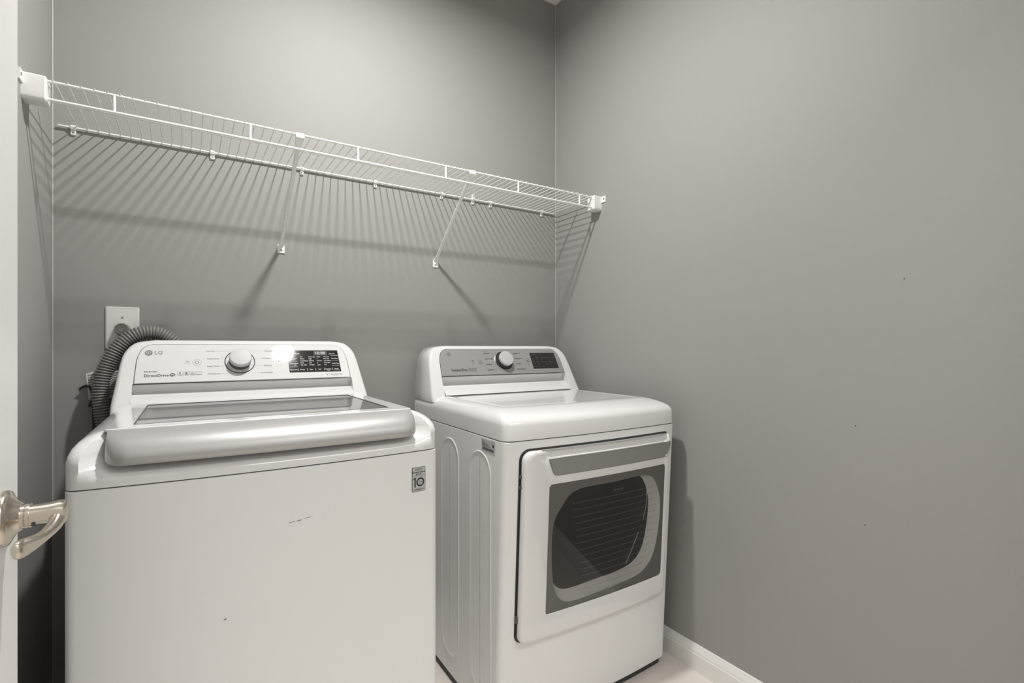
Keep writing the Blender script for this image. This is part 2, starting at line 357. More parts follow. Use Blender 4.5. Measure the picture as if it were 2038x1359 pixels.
def dial(parent, fr, a, b, r_ring, r_knob, h, ringmat, wellmat, tilt=0):
    mb = MB(); mb.lathe(fr.p(a, b, -0.0005), fr.n, [(r_ring, 0.0), (r_ring, 0.0016), (r_ring - 0.0014, 0.0022), (r_ring - 0.0024, 0.0012)], 48, False, False)
    dl = mb.build('dial', ringmat, parent, smooth=40)
    mb = MB(); fr.disc(mb, a, b, r_ring - 0.002, 0.0007, 48); mb.build('dial_well', wellmat, dl, smooth=0)
    mb = MB(); mb.lathe(fr.p(a, b, 0.0007), fr.n, [(r_knob * 0.97, 0), (r_knob * 0.95, h * 0.55), (r_knob * 0.90, h * 0.60)], 48, True, True)
    mb.build('knob_shadow_skirt', M['darkgrey'], dl, smooth=30)  # dark colour stands in for the shadow below the knob cap
    mb = MB(); mb.lathe(fr.p(a, b, 0.0007), fr.n, [(r_knob * 0.97, h * 0.56), (r_knob, h * 0.60), (r_knob, h * 0.86), (r_knob * 0.975, h * 0.95), (r_knob * 0.92, h), (r_knob * 0.6, h * 1.03), (0.0005, h * 1.045)], 48, True, True)
    mb.build('dial_knob', M['knob'], dl, smooth=30)
    return dl

def power_icon(fr, mb, a, b, r, w):
    fr.ring(mb, a, b, r - w / 2, r + w / 2, 0.0004, 20, 125, 415); fr.line(mb, a, b + r * 0.15, a, b + r * 1.25, w)

# ------------------------------------------------------------------ washing machine
mb = MB()
mb.loft([[(x, y, z) for x, y in plan(HW - d, 0.0 + d, 0.70, 0.016, 0.01, 0.020)] for z, d in ((0.028, 0.004), (0.030, 0), (0.8640, 0), (0.8655, 0.0012))], True, True, True)
cab = mb.build('cabinet', M['white'], WASH, smooth=28)
for sx in (-1, 1):
    for y in (0.06, 0.62):
        MB().lathe((sx * 0.28, y, 0), (0, 0, 1), [(0.024, 0), (0.024, 0.012), (0.012, 0.014), (0.012, 0.03)], 16).build('foot', M['darkgrey'], WASH, smooth=40)
# top cover with finger pocket under the lid handle
ZR = [(0.8680, 0, 0, 0), (0.8690, 0, 0, 0), (0.879, 0, 0, 0), (0.886, 0, 0, .004), (0.893, 0, 0, .016), (0.900, 0, 0, .030), (0.907, 0, 0, .042), (0.914, 0, .001, .052),
      (0.924, .002, .006, .056), (0.934, .006, .018, .058), (0.942, .012, .036, .050), (0.948, .020, .055, .040), (0.9525, .030, .070, .030), (0.9545, .040, .080, .02)]
rings = []
for z, ds, df, pull in ZR:
    rr = []
    for x, y in plan(HW - ds, df, 0.70, 0.020, 0.012, 0.020):
        w = smooth01((0.304 - abs(x)) / 0.013) * smooth01((0.2 - y) / 0.12)
        rr.append((x, y + pull * w, z))
    rings.append(rr)
hole = rrect(-0.262, 0.262, 0.092, 0.492, 0.02, 16, 5)
rings.append([(x, y, 0.9550) for x, y in hole]); rings.append([(x, y, 0.900) for x, y in rrect(-0.255, 0.255, 0.10, 0.485, 0.03, 16, 5)])
MB().loft(rings, True, True, False).build('top_cover', M['gloss'], WASH, smooth=50)
tub = MB(); tub.loft([[(x, y, z) for x, y in rrect(-0.255 + d, 0.255 - d, 0.10 + d, 0.485 - d, 0.03 + d, 16, 5)] for z, d in ((0.900, 0), (0.88, 0.02), (0.60, 0.03))], True, False, True)
tub.build('wash_tub', M['tub'], WASH, smooth=50)
# lid: frame, glass, silver handle
def lidring(x0, y0, y1, r, z): return [(x, y, z) for x, y in rrect(-x0, x0, y0, y1, r, 16, 5)]
lidm = MB().loft([lidring(0.296, 0.050, 0.548, 0.010, 0.9565), lidring(0.296, 0.050, 0.548, 0.010, 0.9605), lidring(0.2945, 0.0515, 0.5465, 0.009, 0.9620),
                  lidring(0.256, 0.094, 0.489, 0.006, 0.9620), lidring(0.2548, 0.0952, 0.4878, 0.006, 0.9606), lidring(0.2545, 0.0955, 0.4875, 0.006, 0.9565), lidring(0.296, 0.050, 0.548, 0.010, 0.9565)], True)
lid = lidm.build('lid', M['gloss'], WASH, smooth=30)
part_label(lid, 'hinged lid with glass pane and silver handle bar')
g = MB(); g.fill(rrect(-0.2543, 0.2543, 0.0957, 0.4873, 0.006, 16, 5), lambda x, y: (x, y, 0.9612)); g.build('lid_glass', M['lidglass'], lid, smooth=30, face=(0, 0, 1))
gs = MB(); gs.loft([lidring(0.2556, 0.0944, 0.4886, 0.006, 0.9606), lidring(0.2556, 0.0944, 0.4886, 0.006, 0.96235), lidring(0.2535, 0.0965, 0.4865, 0.005, 0.96235), lidring(0.2535, 0.0965, 0.4865, 0.005, 0.9606)], True)
gs.build('glass_seal', M['darkgrey'], lid, smooth=30)
hp_ = spline([(0.072, 0.9590), (0.056, 0.9600), (0.040, 0.9588), (0.022, 0.9540), (0.006, 0.9450), (-0.006, 0.9325), (-0.0115, 0.9200), (-0.0105, 0.9100), (-0.005, 0.9045), (0.006, 0.9035), (0.022, 0.910), (0.034, 0.930), (0.042, 0.948), (0.060, 0.956)], 3)[:-1]
hm = MB(); rings = []
xs = [-0.289, -0.2885, -0.287, -0.284, -0.279, -0.272, -0.264] + [-0.256 + 0.512 * i / 18 for i in range(19)] + [0.264, 0.272, 0.279, 0.284, 0.287, 0.2885, 0.289]
for x in xs:
    e = min(1, max(0, (abs(x) - 0.256) / 0.033)); sc = 1 - 0.55 * (1 - math.sqrt(max(0, 1 - (e * 0.985) ** 2)))
    bow = -0.020 * (1 - (x / HW) ** 2)
    rings.append([(x, 0.045 + (y - 0.045) * sc + bow * smooth01((0.075 - y) / 0.07), 0.945 + (z - 0.945) * (1 - 0.14 * e ** 4)) for y, z in hp_])
hm.loft(rings, True, True, True); part_label(hm.build('lid_handle', M['silver'], lid, smooth=60), 'brushed silver curved handle bar')
# console
con, cp, F, ph = console(WASH, 'console', 0.595, 1.011, 0.665, 1.1325, 0.956, 1.011, 0.292, 0.252, 0.716, dict(body=M['gloss'], panel=M['panelw']))
kz = math.hypot(1, 0.665)
def wp(u, z): return u - HW, (z - 1.011) * kz
a, b = wp(0.310, 1.0655); dial(WASH, F, a, b, 0.0415, 0.0305, 0.030, M['dark'], M['panelw'])
ink = MB(); inkg = MB()
a, b = wp(0.081, 1.094)
F.disc(inkg, a, b, 0.0088, 0.0004, 28); 
F.ring(ink, a, b, 0.0084, 0.0090, 0.0005)
F.text(inkg, 'LG', a + 0.013, b, 0.0165, 0.0005, bold=0.01)
lgw = MB(); F.ring(lgw, a, b, 0.0052, 0.0060, 0.0007, 20, 0, 285); F.line(lgw, a - 0.0005, b + 0.003, a - 0.0005, b - 0.0025, 0.0009, 0.0007); F.line(lgw, a - 0.0005, b - 0.0025, a + 0.002, b - 0.0025, 0.0009, 0.0007); F.disc(lgw, a - 0.003, b + 0.0018, 0.0008, 0.0007, 10); F.line(lgw, a + 0.001, b, a + 0.0056, b, 0.0008, 0.0007)
lgw.build('logo_face', M['panelw'], cp, smooth=0)
a, b = wp(0.072, 1.0415); F.text(ink, 'Inverter', a, b, 0.0085, bold=0.008, sx=1.1)
a, b = wp(0.072, 1.0305); F.text(ink, 'DirectDrive', a, b, 0.0120, bold=0.014, sx=0.98)
a, b = wp(0.138, 1.0315); F.disc(ink, a, b, 0.0052, 0.0004, 24, 1.35)
w_ = MB(); F.text(w_, 'he', a, b + 0.0003, 0.0095, 0.0007, 'CENTER', bold=0.02); w_.build('emblem_letters', M['panelw'], cp, smooth=0)
for i in range(4):
    a, b = wp(0.150 + i * 0.0152, 1.0345)
    for q in (0, 1): F.line(inkg, a, b - 0.0055 + q * 0.011, a + 0.0135, b - 0.0055 + q * 0.011, 0.0005); F.line(inkg, a + q * 0.0135, b - 0.0055, a + q * 0.0135, b + 0.0055, 0.0005)
    F.line(inkg, a + 0.001, b - 0.0042, a + 0.0125, b - 0.0042, 0.001)
    if i == 0: F.ring(ink, a + 0.0065, b + 0.001, 0.0012, 0.0026, 0.0004, 14, 40, 330)
    if i == 1: F.disc(ink, a + 0.0065, b + 0.001, 0.0022, 0.0004, 14); F.ring(inkg, a + 0.0065, b + 0.001, 0.0030, 0.0036, 0.0004, 14)
    if i == 2: F.ring(inkg, a + 0.0065, b - 0.001, 0.0026, 0.0038, 0.0004, 14, 0, 180); F.line(inkg, a + 0.003, b - 0.001, a + 0.010, b - 0.001, 0.001)
    if i == 3: F.line(inkg, a + 0.002, b + 0.001, a + 0.0115, b + 0.001, 0.0005)
a, b = wp(0.198, 1.0655); F.ring(inkg, a, b, 0.0105, 0.0111, 0.0004, 36); power_icon(F, ink, a, b, 0.0047, 0.0011)
a, b = wp(0.173, 1.068); F.ring(inkg, a, b, 0.0020, 0.0028, 0.0004, 14); F.ring(inkg, a + 0.0035, b - 0.0012, 0.0012, 0.0018, 0.0004, 12); F.text(inkg, 'Remote Start', a + 0.001, b - 0.0065, 0.0026, align='CENTER')
left = [(0.222, 1.098, 'Normal', 0.284), (0.223, 1.0755, 'Heavy Duty', 0.271), (0.223, 1.053, 'Deep Wash', 0.271), (0.224, 1.0315, 'Waterproof', 0.285)]
for u, z, t, ue in left:
    a, b = wp(u, z); F.text(ink, t, a, b, 0.0066); e, _ = wp(ue, z); w = 0.0066 * 0.56 * len(t); F.line(inkg, a + w, b, e, b, 0.0004)
right = [(0.380, 1.098, 'Allergiene', 0.334), (0.372, 1.0755, 'Delicates', 0.352), (0.376, 1.053, 'Bedding', 0.354), (0.364, 1.0315, 'Downloaded', 0.340)]
for u, z, t, ue in right:
    a, b = wp(u, z); F.text(ink, t, a, b, 0.0066); e, _ = wp(ue, z); F.line(inkg, e, b, a - 0.003, b, 0.0004)
a, b = wp(0.420, 1.0655); F.ring(inkg, a, b, 0.0112, 0.0116, 0.0004, 36)
ink.add([F.p(a - 0.003, b + 0.003, 0.0004), F.p(a - 0.003, b - 0.003, 0.0004), F.p(a + 0.0012, b, 0.0004)], [(0, 1, 2)])
for q in (0.0026, 0.0048): F.line(inkg, a + q, b - 0.003, a + q, b + 0.003, 0.0012)
F.text(inkg, 'Add Garments', a, b - 0.0155, 0.0028, align='CENTER')
a, b = wp(0.530, 1.1035); F.text(inkg, 'Control Lock  Tag On', a + 0.03, b + 0.001, 0.0028)
a, b = wp(0.488, 1.0235); F.text(inkg, 'Press and Hold 3 sec', a, b, 0.0026)
a, b = wp(0.562, 1.0205); F.ring(ink, a, b, 0.0012, 0.0026, 0.0004, 16, 40, 320); F.text(ink, 'TurboWash 3D', a + 0.0055, b, 0.0064); F.text(inkg, 'Allergen Sanitize', a + 0.012, b - 0.0056, 0.003)
ink.build('lettering', M['ink'], cp, smooth=0); inkg.build('fine_print', M['inkg'], cp, smooth=0)
# black touch display
a0, b0 = wp(0.447, 1.0295); a1, b1 = wp(0.608, 1.0995)
db = MB(); F.slab(db, [(a0 + 0.001, b0), (a1, b0), (a1 - 0.003, b1), (a0 - 0.001, b1)], 0.0, 0.0005); dp = db.build('display', M['disp'], WASH, smooth=0)
part_label(dp, 'black touch display with white lettering')
FD = Frame(F.p(a0, b0, 0.0005), F.ex, F.ey); Wd, Hd = a1 - a0, b1 - b0
lc = MB(); FD.rect(lc, Wd * 0.50, Wd * 0.76, Hd * 0.76, Hd * 0.96, 0.0003); lc.build('clock_window', M['lcd'], dp, smooth=0)
t = MB()
lt = MB(); FD.text(lt, '18:88', Wd * 0.52, Hd * 0.86, 0.0150, 0.0006); lt.build('clock_digits', M['label'], dp, smooth=0)
FD.text(t, 'TurboWash', Wd * 0.02, Hd * 0.84, 0.0066, bold=0.012)
FD.text(t, 'Allergiene', Wd * 0.045, Hd * 0.64, 0.0048, bold=0.01); FD.text(t, 'Steam', Wd * 0.06, Hd * 0.575, 0.0048, bold=0.01)
FD.text(t, 'Extra Rinse', Wd * 0.03, Hd * 0.395, 0.0054, bold=0.01); FD.text(t, 'Stain', Wd * 0.09, Hd * 0.325, 0.0048, bold=0.01)
for y in (0.50, 0.245): FD.line(t, Wd * 0.02, Hd * y, Wd * 0.165, Hd * y, 0.0006)
cols = [(0.225, ['Hot', 'Warm', 'Cool/Warm', 'Cold', 'Tap Cold']), (0.39, ['Extra High', 'High', 'Medium', 'Low', 'No Spin']), (0.545, ['Heavy', 'o', 'Normal', 'o', 'Light']), (0.68, ['Add Item', 'Deep Fill', 'Cold Wash', 'Pre Wash', 'Soil'])]
for cxx, ls in cols:
    for j, s_ in enumerate(ls): FD.text(t, s_, Wd * cxx, Hd * (0.69 - j * 0.092), 0.0048, bold=0.012)
FD.text(t, 'Delay  End', Wd * 0.80, Hd * 0.83, 0.0042, bold=0.01)
for y, s_ in ((0.74, ''), (0.52, 'My Cycle'), (0.27, 'Fresh Care')):
    FD.line(t, Wd * 0.83, Hd * y, Wd * 0.975, Hd * y, 0.0006)
FD.text(t, 'Tub Clean', Wd * 0.835, Hd * 0.61, 0.0052, bold=0.012); FD.text(t, 'Fresh Care', Wd * 0.835, Hd * 0.375, 0.0052, bold=0.012)
for i, s_ in enumerate(('Signal On', 'Temp.', 'Spin', 'Soil', 'Options', 'Wi-Fi')):
    FD.text(t, s_, Wd * (0.085 + i * 0.165), Hd * 0.115, 0.0058, align='CENTER', bold=0.012)
    if i: FD.line(t, Wd * (0.0 + i * 0.165 + 0.005), Hd * 0.06, Wd * (0.0 + i * 0.165 + 0.005), Hd * 0.17, 0.0007)
FD.text(t, 'Clean', Wd * 0.75, Hd * 0.05, 0.004, align='CENTER'); FD.text(t, 'Smart Diagnosis', Wd * 0.91, Hd * 0.06, 0.0032, align='CENTER')
t.build('lettering', M['inkw'], dp, smooth=0)
# warranty sticker on the front
def fyw(x): return -0.020 * (1 - (x / HW) ** 2)
sx0, sx1, sz0, sz1 = 0.617 - HW, 0.652 - HW, 0.772, 0.829
ya, yb = fyw(sx0), fyw(sx1); FS = Frame((sx0, ya - 0.0003, sz0), (sx1 - sx0, yb - ya, 0), (0, 0, 1)); sw, sh = sx1 - sx0, sz1 - sz0
s1 = MB(); FS.slab(s1, rrect(0, sw, 0, sh, 0.002, 2, 3), 0.0, 0.0006); st = s1.build('warranty_sticker', M['ink'], WASH, smooth=0)
part_label(st, 'grey and black motor warranty sticker')
s2 = MB(); FS.slab(s2, rrect(0.001, sw - 0.001, 0.001, sh - 0.001, 0.0014, 2, 3), 0.0, 0.0009); s2.build('sticker_face', M['label'], st, smooth=0)
s3 = MB(); c_ = 0.0013
FS.text(s3, 'INVERTER', sw / 2, sh * 0.905, 0.0042, c_, 'CENTER', bold=0.01); FS.text(s3, 'Direct Drive', sw / 2, sh * 0.80, 0.0066, c_, 'CENTER', bold=0.02); FS.text(s3, 'MOTOR', sw / 2, sh * 0.705, 0.0042, c_, 'CENTER', bold=0.015)
FS.line(s3, sw * 0.10, sh * 0.645, sw * 0.92, sh * 0.645, 0.0005, c_)
FS.rect(s3, sw * 0.17, sw * 0.27, sh * 0.19, sh * 0.58, c_); FS.line(s3, sw * 0.11, sh * 0.50, sw * 0.2, sh * 0.58, 0.0022, c_)
FS.ring(s3, sw * 0.61, sh * 0.385, 0.0068, 0.0104, c_, 32); FS.text(s3, 'YEAR', sw * 0.61, sh * 0.385, 0.0042, c_, 'CENTER', bold=0.01)
FS.text(s3, 'WARRANTY', sw / 2, sh * 0.085, 0.0050, c_, 'CENTER', bold=0.015, sx=0.98)
s3.build('lettering', M['ink'], st, smooth=0)
for (u, z, w, hgt) in ((0.369, 0.757, 0.006, 0.0012), (0.386, 0.7600, 0.010, 0.0006), (0.355, 0.7562, 0.008, 0.0006), (0.237, 0.592, 0.0035, 0.0014)):
    x = u - HW; k = MB(); k.add([(x + w * math.cos(q) * (0.8 + 0.2 * math.sin(3 * q)), fyw(x) - 0.0004, z + hgt * math.sin(q) + 0.10 * w * math.cos(q)) for q in [2 * math.pi * i / 12 for i in range(12)]], [tuple(range(12))])
    k.build('scuff_mark', M['inkg'], cab, smooth=0)

# ------------------------------------------------------------------ dryer
TZ, TAP, BOWD = 0.850, 0.046, 0.016
def tap(z): return TAP * max(0, (TZ - z)) / TZ
def fyd(x, z): return tap(z) - BOWD * (1 - min(1, (x / HW) ** 2))
def shift(rr, z, v1): return [(x, y + tap(z) * smooth01((0.3 - y) / 0.3), z) for x, y in rr]
mb = MB(); mb.loft([shift(plan(HW - d, d, 0.690, 0.020, 0.008, BOWD), z, 0.69) for z, d in ((0.024, 0.003), (0.027, 0), (0.44, 0), (0.8475, 0), (0.849, 0.0012))], True, True, True)
dcab = mb.build('cabinet', M['white'], DRY, smooth=28)
pl_ = MB(); pl_.loft([[(x, y, z) for x, y in plan(HW - 0.006, TAP + 0.010, 0.68, 0.02, 0.008, BOWD)] for z in (0.002, 0.0245)], True, True, True); pl_.build('base_plinth', M['dark'], DRY, smooth=40)
for sx in (-1, 1):
    for y in (0.10, 0.62): MB().lathe((sx * 0.27, y, 0), (0, 0, 1), [(0.02, 0), (0.02, 0.006)], 14).build('foot', M['darkgrey'], DRY, smooth=40)
# pressed stadium shapes on the left side
for (y0, y1, z0, z1) in ((0.285, 0.425, 0.085, 0.812), (0.075, 0.212, 0.085, 0.806)):
    rr = rrect(y0, y1, z0, z1, (y1 - y0) / 2 - 0.001, 8, 10); s_ = MB()
    s_.loft([[(-HW - h, y, z) for y, z in inset(rr, d)] for d, h in ((0, -0.0005), (0.0025, 0.0022), (0.005, 0.0022), (0.009, 0.0006), (0.02, 0.0004))], True, False, True)
    s_.build('side_stamping', M['white'], dcab, smooth=50)
# rating label
FR = Frame((-HW - 0.0003, 0.131, 0.808), (0, -1, 0), (0, 0, 1)); lw, lh = 0.078, 0.036
l1 = MB(); FR.slab(l1, rrect(0, lw, 0, lh, 0.001, 2, 2), 0, 0.0006); rl = l1.build('rating_label', M['label'], DRY, smooth=0); part_label(rl, 'silver rating label with barcode')
l2 = MB(); c_ = 0.0009
FR.text(l2, 'LG', 0.004, lh * 0.88, 0.006, c_, bold=0.03); FR.text(l2, 'MODEL NO.', lw * 0.72, lh * 0.88, 0.0032, c_)
for i, (w, x) in enumerate(((0.014, 0.004), (0.03, 0.004), (0.048, 0.004), (0.05, 0.004), (0.066, 0.004))): FR.text(l2, ('DRYER', '120/240V 60Hz 30A', 'DRUM MOTOR 120V 4.5A', 'HEATER 240V 5400W', 'ELECTRIC CLOTHES DRYER')[i], x, lh * (0.76 - i * 0.085), 0.0036, c_, bold=0.01, sx=1.0)
x = 0.005
while x < 0.070:
    w = random.choice((0.0006, 0.001, 0.0016)); FR.rect(l2, x, x + w, lh * 0.12, lh * 0.33, c_); x += w + random.choice((0.0006, 0.001))
FR.disc(l2, lw * 0.88, lh * 0.60, 0.0045, c_, 18)
l2.build('lettering', M['ink'], rl, smooth=0)
# top panel
ZR = [(0.8520, 0, 0), (0.8530, 0, 0), (0.893, 0, 0), (0.902, .001, .003), (0.911, .005, .012), (0.919, .012, .030), (0.926, .022, .055), (0.931, .034, .078), (0.9335, .046, .095), (0.9335, .060, .115), (0.9325, .066, .125), (0.9320, .09, .16)]
rings = [[(x, y, z) for x, y in plan(HW - a_, b_ , 0.690 - min(a_, 0.02), 0.024, 0.012, BOWD)] for z, a_, b_ in ZR]
MB().loft(rings, True, True, True).build('top_panel', M['gloss'], DRY, smooth=50)
# console
con, cp, F, ph = console(DRY, 'console', 0.545, 1.003, 0.53, 1.1165, 0.936, 1.003, 0.286, 0.247, 0.690, dict(body=M['gloss'], panel=M['panelg']), base_hw=0.341)
kz = math.hypot(1, 0.53)
a, b = 0.0, ph * 0.52; dial(DRY, F, a - 0.004, b, 0.0415, 0.0310, 0.028, M['screw'], M['dark'])
ink = MB(); inkg = MB()
F.disc(inkg, -0.242, ph * 0.80, 0.0085, 0.0004, 24)
F.text(ink, 'SensorDry', -0.244, ph * 0.20, 0.0155, bold=0.02)
F.rect(inkg, -0.172, -0.136, ph * 0.145, ph * 0.27)
F.ring(inkg, -0.113, ph * 0.49, 0.0108, 0.0115, 0.0004, 30); power_icon(F, ink, -0.113, ph * 0.49, 0.0055, 0.0013)
F.ring(ink, -0.145, ph * 0.53, 0.0028, 0.0042, 0.0004, 14); F.text(ink, 'Remote', -0.145, ph * 0.44, 0.0036, align='CENTER')
F.text(inkg, 'Steam Dry', -0.092, ph * 0.90, 0.0062); F.line(inkg, -0.094, ph * 0.83, -0.094, ph * 0.17, 0.0007)
for y, t in ((0.82, 'Normal'), (0.61, 'Heavy Duty'), (0.39, 'Bedding'), (0.18, 'Delicates')): F.text(ink, t, -0.089, ph * y, 0.0078, bold=0.012); F.line(inkg, -0.089 + 0.0045 * len(t), ph * y, -0.030 - (0.013 if 0.3 < y < 0.7 else 0), ph * y, 0.0005)
for y, t in ((0.82, 'Speed Dry'), (0.61, 'Small Load'), (0.39, 'Air Dry'), (0.18, 'Downloaded')): F.text(ink, t, 0.050, ph * y, 0.0078, bold=0.012); F.line(inkg, 0.026 + (0.012 if 0.3 < y < 0.7 else 0), ph * y, 0.046, ph * y, 0.0005)
F.ring(inkg, 0.112, ph * 0.49, 0.0118, 0.0126, 0.0004, 30)
for q in (-0.003, 0.001): F.rect(ink, 0.112 + q, 0.1145 + q, ph * 0.49 - 0.0035, ph * 0.49 + 0.0035)
F.text(ink, 'Start', 0.113, ph * 0.335, 0.0046, align='CENTER')
F.text(ink, 'Control Lock', 0.215, ph * 0.885, 0.0036)
ink.build('lettering', M['ink'], cp, smooth=0); inkg.build('fine_print', M['inkg'], cp, smooth=0)
db = MB(); F.slab(db, [(0.131, ph * 0.175), (0.262, ph * 0.175), (0.258, ph * 0.83), (0.131, ph * 0.83)], 0.0, 0.0005); dp = db.build('display', M['disp'], DRY, smooth=0); part_label(dp, 'unlit black touch display')
FD = Frame(F.p(0.131, ph * 0.175, 0.0005), F.ex, F.ey); t = MB(); Wd, Hd = 0.128, ph * 0.655
for i, cxx in enumerate((0.04, 0.21, 0.38, 0.55, 0.70, 0.86)):
    for j in range(5):
        if (i * 3 + j * 5) % 7: FD.text(t, ('Very Dry', 'More', 'Normal', 'Less', 'Damp', 'High', 'Medium', 'Low', 'Eco', 'Time')[(i * 5 + j * 3) % 10], Wd * cxx, Hd * (0.70 - j * 0.14), 0.0052, bold=0.01)
FD.text(t, 'SmartDry', Wd * 0.05, Hd * 0.87, 0.006)
t.build('lettering', M['inkf'], dp, smooth=0)

# dryer door
door = MB(); x0, x1, z0, z1 = -0.293, 0.294, 0.276, 0.822
def ring_at(rr, n, scoop=False):
    out = []
    for x, z in rr:
        m = n
        if scoop:
            w = smooth01((z - 0.792) / 0.018) * smooth01((x + 0.235) / 0.02) * smooth01((0.285 - x) / 0.012)
            m = n - (n - 0.004) * 0.85 * w if n > 0.004 else n
        out.append((x, fyd(x, z) - m, z))
    return out
outer = lambda d, r=0.028: rrect(x0 + d, x1 - d, z0 + d, z1 - d, (r * 0.8, 0.012, 0.012, r), 20, 6)
gx0, gx1, gz0, gz1 = -0.212, 0.270, 0.345, 0.724
win = rrect(gx0, gx1, gz0, gz1, (0.008, 0.012, 0.012, 0.012), 20, 6)
T = 0.024
door.loft([ring_at(outer(0.002), 0.003), ring_at(outer(0), 0.006), ring_at(outer(0), T - 0.008), ring_at(outer(0.0025), T - 0.003, True), ring_at(outer(0.007), T, True), ring_at(outer(0.014), T, True), ring_at(outer(0.024), T, True), ring_at(win, T), ring_at(inset(win, 0.0012), T - 0.001), ring_at(inset(win, 0.0014), T - 0.006)], True)
dd = door.build('door', M['gloss'], DRY, smooth=45); part_label(dd, 'white framed door with grey-bordered window')
gp = MB(); gp.fill(outer(-0.005, 0.032), lambda x, z: (x, fyd(x, z) - 0.0008, z)); gp.build('door_gap', M['dark'], dcab, smooth=30)
for (x, z, h_) in ((x0 - 0.001, 0.752, 0.008), (x0 - 0.001, 0.722, 0.008), (x0 - 0.001, 0.345, 0.020)):
    MB().box((x - 0.003, fyd(x, z) - 0.010, z - h_ / 2), (x + 0.004, fyd(x, z) - 0.001, z + h_ / 2)).build('hinge_tab', M['darkgrey'], DRY, smooth=0)
# grey grip strip
strip = [(-0.214, 0.796)] + [(-0.214 + 0.505 * i / 16, 0.796) for i in range(1, 17)] + [(0.289, 0.772), (0.283, 0.752), (0.276, 0.747)] + [(0.276 - 0.462 * i / 16, 0.747) for i in range(1, 17)] + [(-0.193, 0.749), (-0.200, 0.757)]
sm = MB(); sm.loft([[(x, fyd(x, z) - n, z) for x, z in inset(strip, -d)] for n, d in ((T - 0.004, 0), (T + 0.0006, 0), (T + 0.0009, -0.0006))], True, False, False)
bot = [(0.276 - 0.462 * i / 16, 0.7475) for i in range(17)]; 
n_ = 17
sm.loft([[(-0.2135 + 0.5035 * i / 16 + (0.0135 * t_ if False else (0.019 * t_ * (1 - i / 16) - 0.012 * t_ * (i / 16))), fyd(-0.2135 + 0.5035 * i / 16, 0.796) - T - 0.0008 + tap(0.796 - 0.049 * t_) - tap(0.796), 0.7955 - 0.048 * t_) for i in range(n_)] for t_ in (0, 0.33, 0.66, 1)], False)
sm.build('grip_strip', M['strip'], dd, smooth=40)
# window: printed border, recessed bowl, dark inner pane, outer glass
hs = [(0.152, 0.600), (0.178, 0.650), (0.232, 0.693), (0.380, 0.697), (0.520, 0.697), (0.568, 0.668), (0.596, 0.600), (0.594, 0.515), (0.574, 0.432), (0.535, 0.388), (0.470, 0.370), (0.340, 0.364), (0.222, 0.362), (0.178, 0.384), (0.158, 0.430), (0.150, 0.510)]
hs = [(u - HW, z) for u, z in hs]
hs = list(reversed(hs))          # counter-clockwise
hole = catmull(hs, 8)            # 128 points
def resample(ring, n):
    L = [0]
    for i in range(len(ring)): L.append(L[-1] + math.dist(ring[i], ring[(i + 1) % len(ring)]))
    out = []; k = 0
    for i in range(n):
        s_ = L[-1] * i / n
        while L[k + 1] < s_: k += 1
        t_ = (s_ - L[k]) / max(1e-9, L[k + 1] - L[k]); p, q = ring[k], ring[(k + 1) % len(ring)]
        out.append((p[0] + (q[0] - p[0]) * t_, p[1] + (q[1] - p[1]) * t_))
    return out
cxw, czw = 0.028, 0.535
def radial(ring, n=128):   # sample a closed ring at even angles about the window centre
    out = []
    rr = resample(ring, 720)
    an = sorted([(math.atan2(z - czw, x - cxw), x, z) for x, z in rr])
    for i in range(n):
        q = -math.pi + 2 * math.pi * (i + 0.5) / n
        out.append(min(an, key=lambda e: abs((e[0] - q + math.pi) % (2 * math.pi) - math.pi))[1:])
    return out
ho = radial(hole); wo = radial(inset(win, 0.0012))
bd = MB(); bd.loft([[(x, fyd(x, z) - T + 0.0045, z) for x, z in rr] for rr in (wo, [((p[0] + q[0]) / 2, (p[1] + q[1]) / 2) for p, q in zip(wo, ho)], ho)], True)
bd.build('window_border', M['borderg'], dd, smooth=40)
def sc_(rr, k): return [(cxw + (x - cxw) * k - 0.20 * (1 - k), czw + (z - czw) * k + 0.17 * (1 - k)) for x, z in rr]
bw = MB(); bw.loft([[(x, fyd(x, z) - T + d, z) for x, z in sc_(ho, k)] for d, k in ((0.0045, 1.0), (0.008, 0.985), (0.017, 0.945), (0.024, 0.905))], True)
bw.build('window_bowl', M['bowl'], dd, smooth=60)
ip = MB(); ip.fill(sc_(ho, 0.905), lambda x, z: (x, fyd(x, z) - T + 0.024, z)); ip.build('inner_pane', M['drum'], dd, smooth=60)
arc = spline([(0.19, 0.685), (0.205, 0.640), (0.205, 0.585), (0.192, 0.545)], 5); arc2 = spline([(0.172, 0.505), (0.145, 0.455), (0.118, 0.412)], 5)
am = MB()
for q in (arc, arc2): am.tube([(x, fyd(x, z) - T + 0.0230, z) for x, z in q], 0.0011, 6)
am.build('drum_rim', M['bowl'], dd, smooth=40)
ln = MB()
for i in range(15):
    z = 0.655 - i * 0.0205; xa = -0.128 + (0.004 * i); xb = 0.235 - 0.0016 * i * i * 0.25
    zc_ = [(xa + (xb - xa) * k / 10) for k in range(11)]
    ln.loft([[(x, fyd(x, z) - T + 0.0030, z + dz_) for x in zc_] for dz_ in (-0.0004, 0.0004)], False)
ln.build('glass_lines', M['lines'], dd, smooth=0)
tx = MB(); vs_, fs = text_geom('EasyLoad', 0.0115, 'CENTER', 0.25, 0.01); tx.add([(0.052 + x, fyd(0.052 + x, 0.672) - T + 0.0030, 0.672 + y) for x, y in vs_], fs)
vs_, fs = text_geom('. . . . .', 0.010, 'CENTER', 0, 0.01); tx.add([(0.052 + x, fyd(0.052 + x, 0.664) - T + 0.0030, 0.664 + y) for x, y in vs_], fs)
tx.build('lettering', M['inkg'], dd, smooth=0)
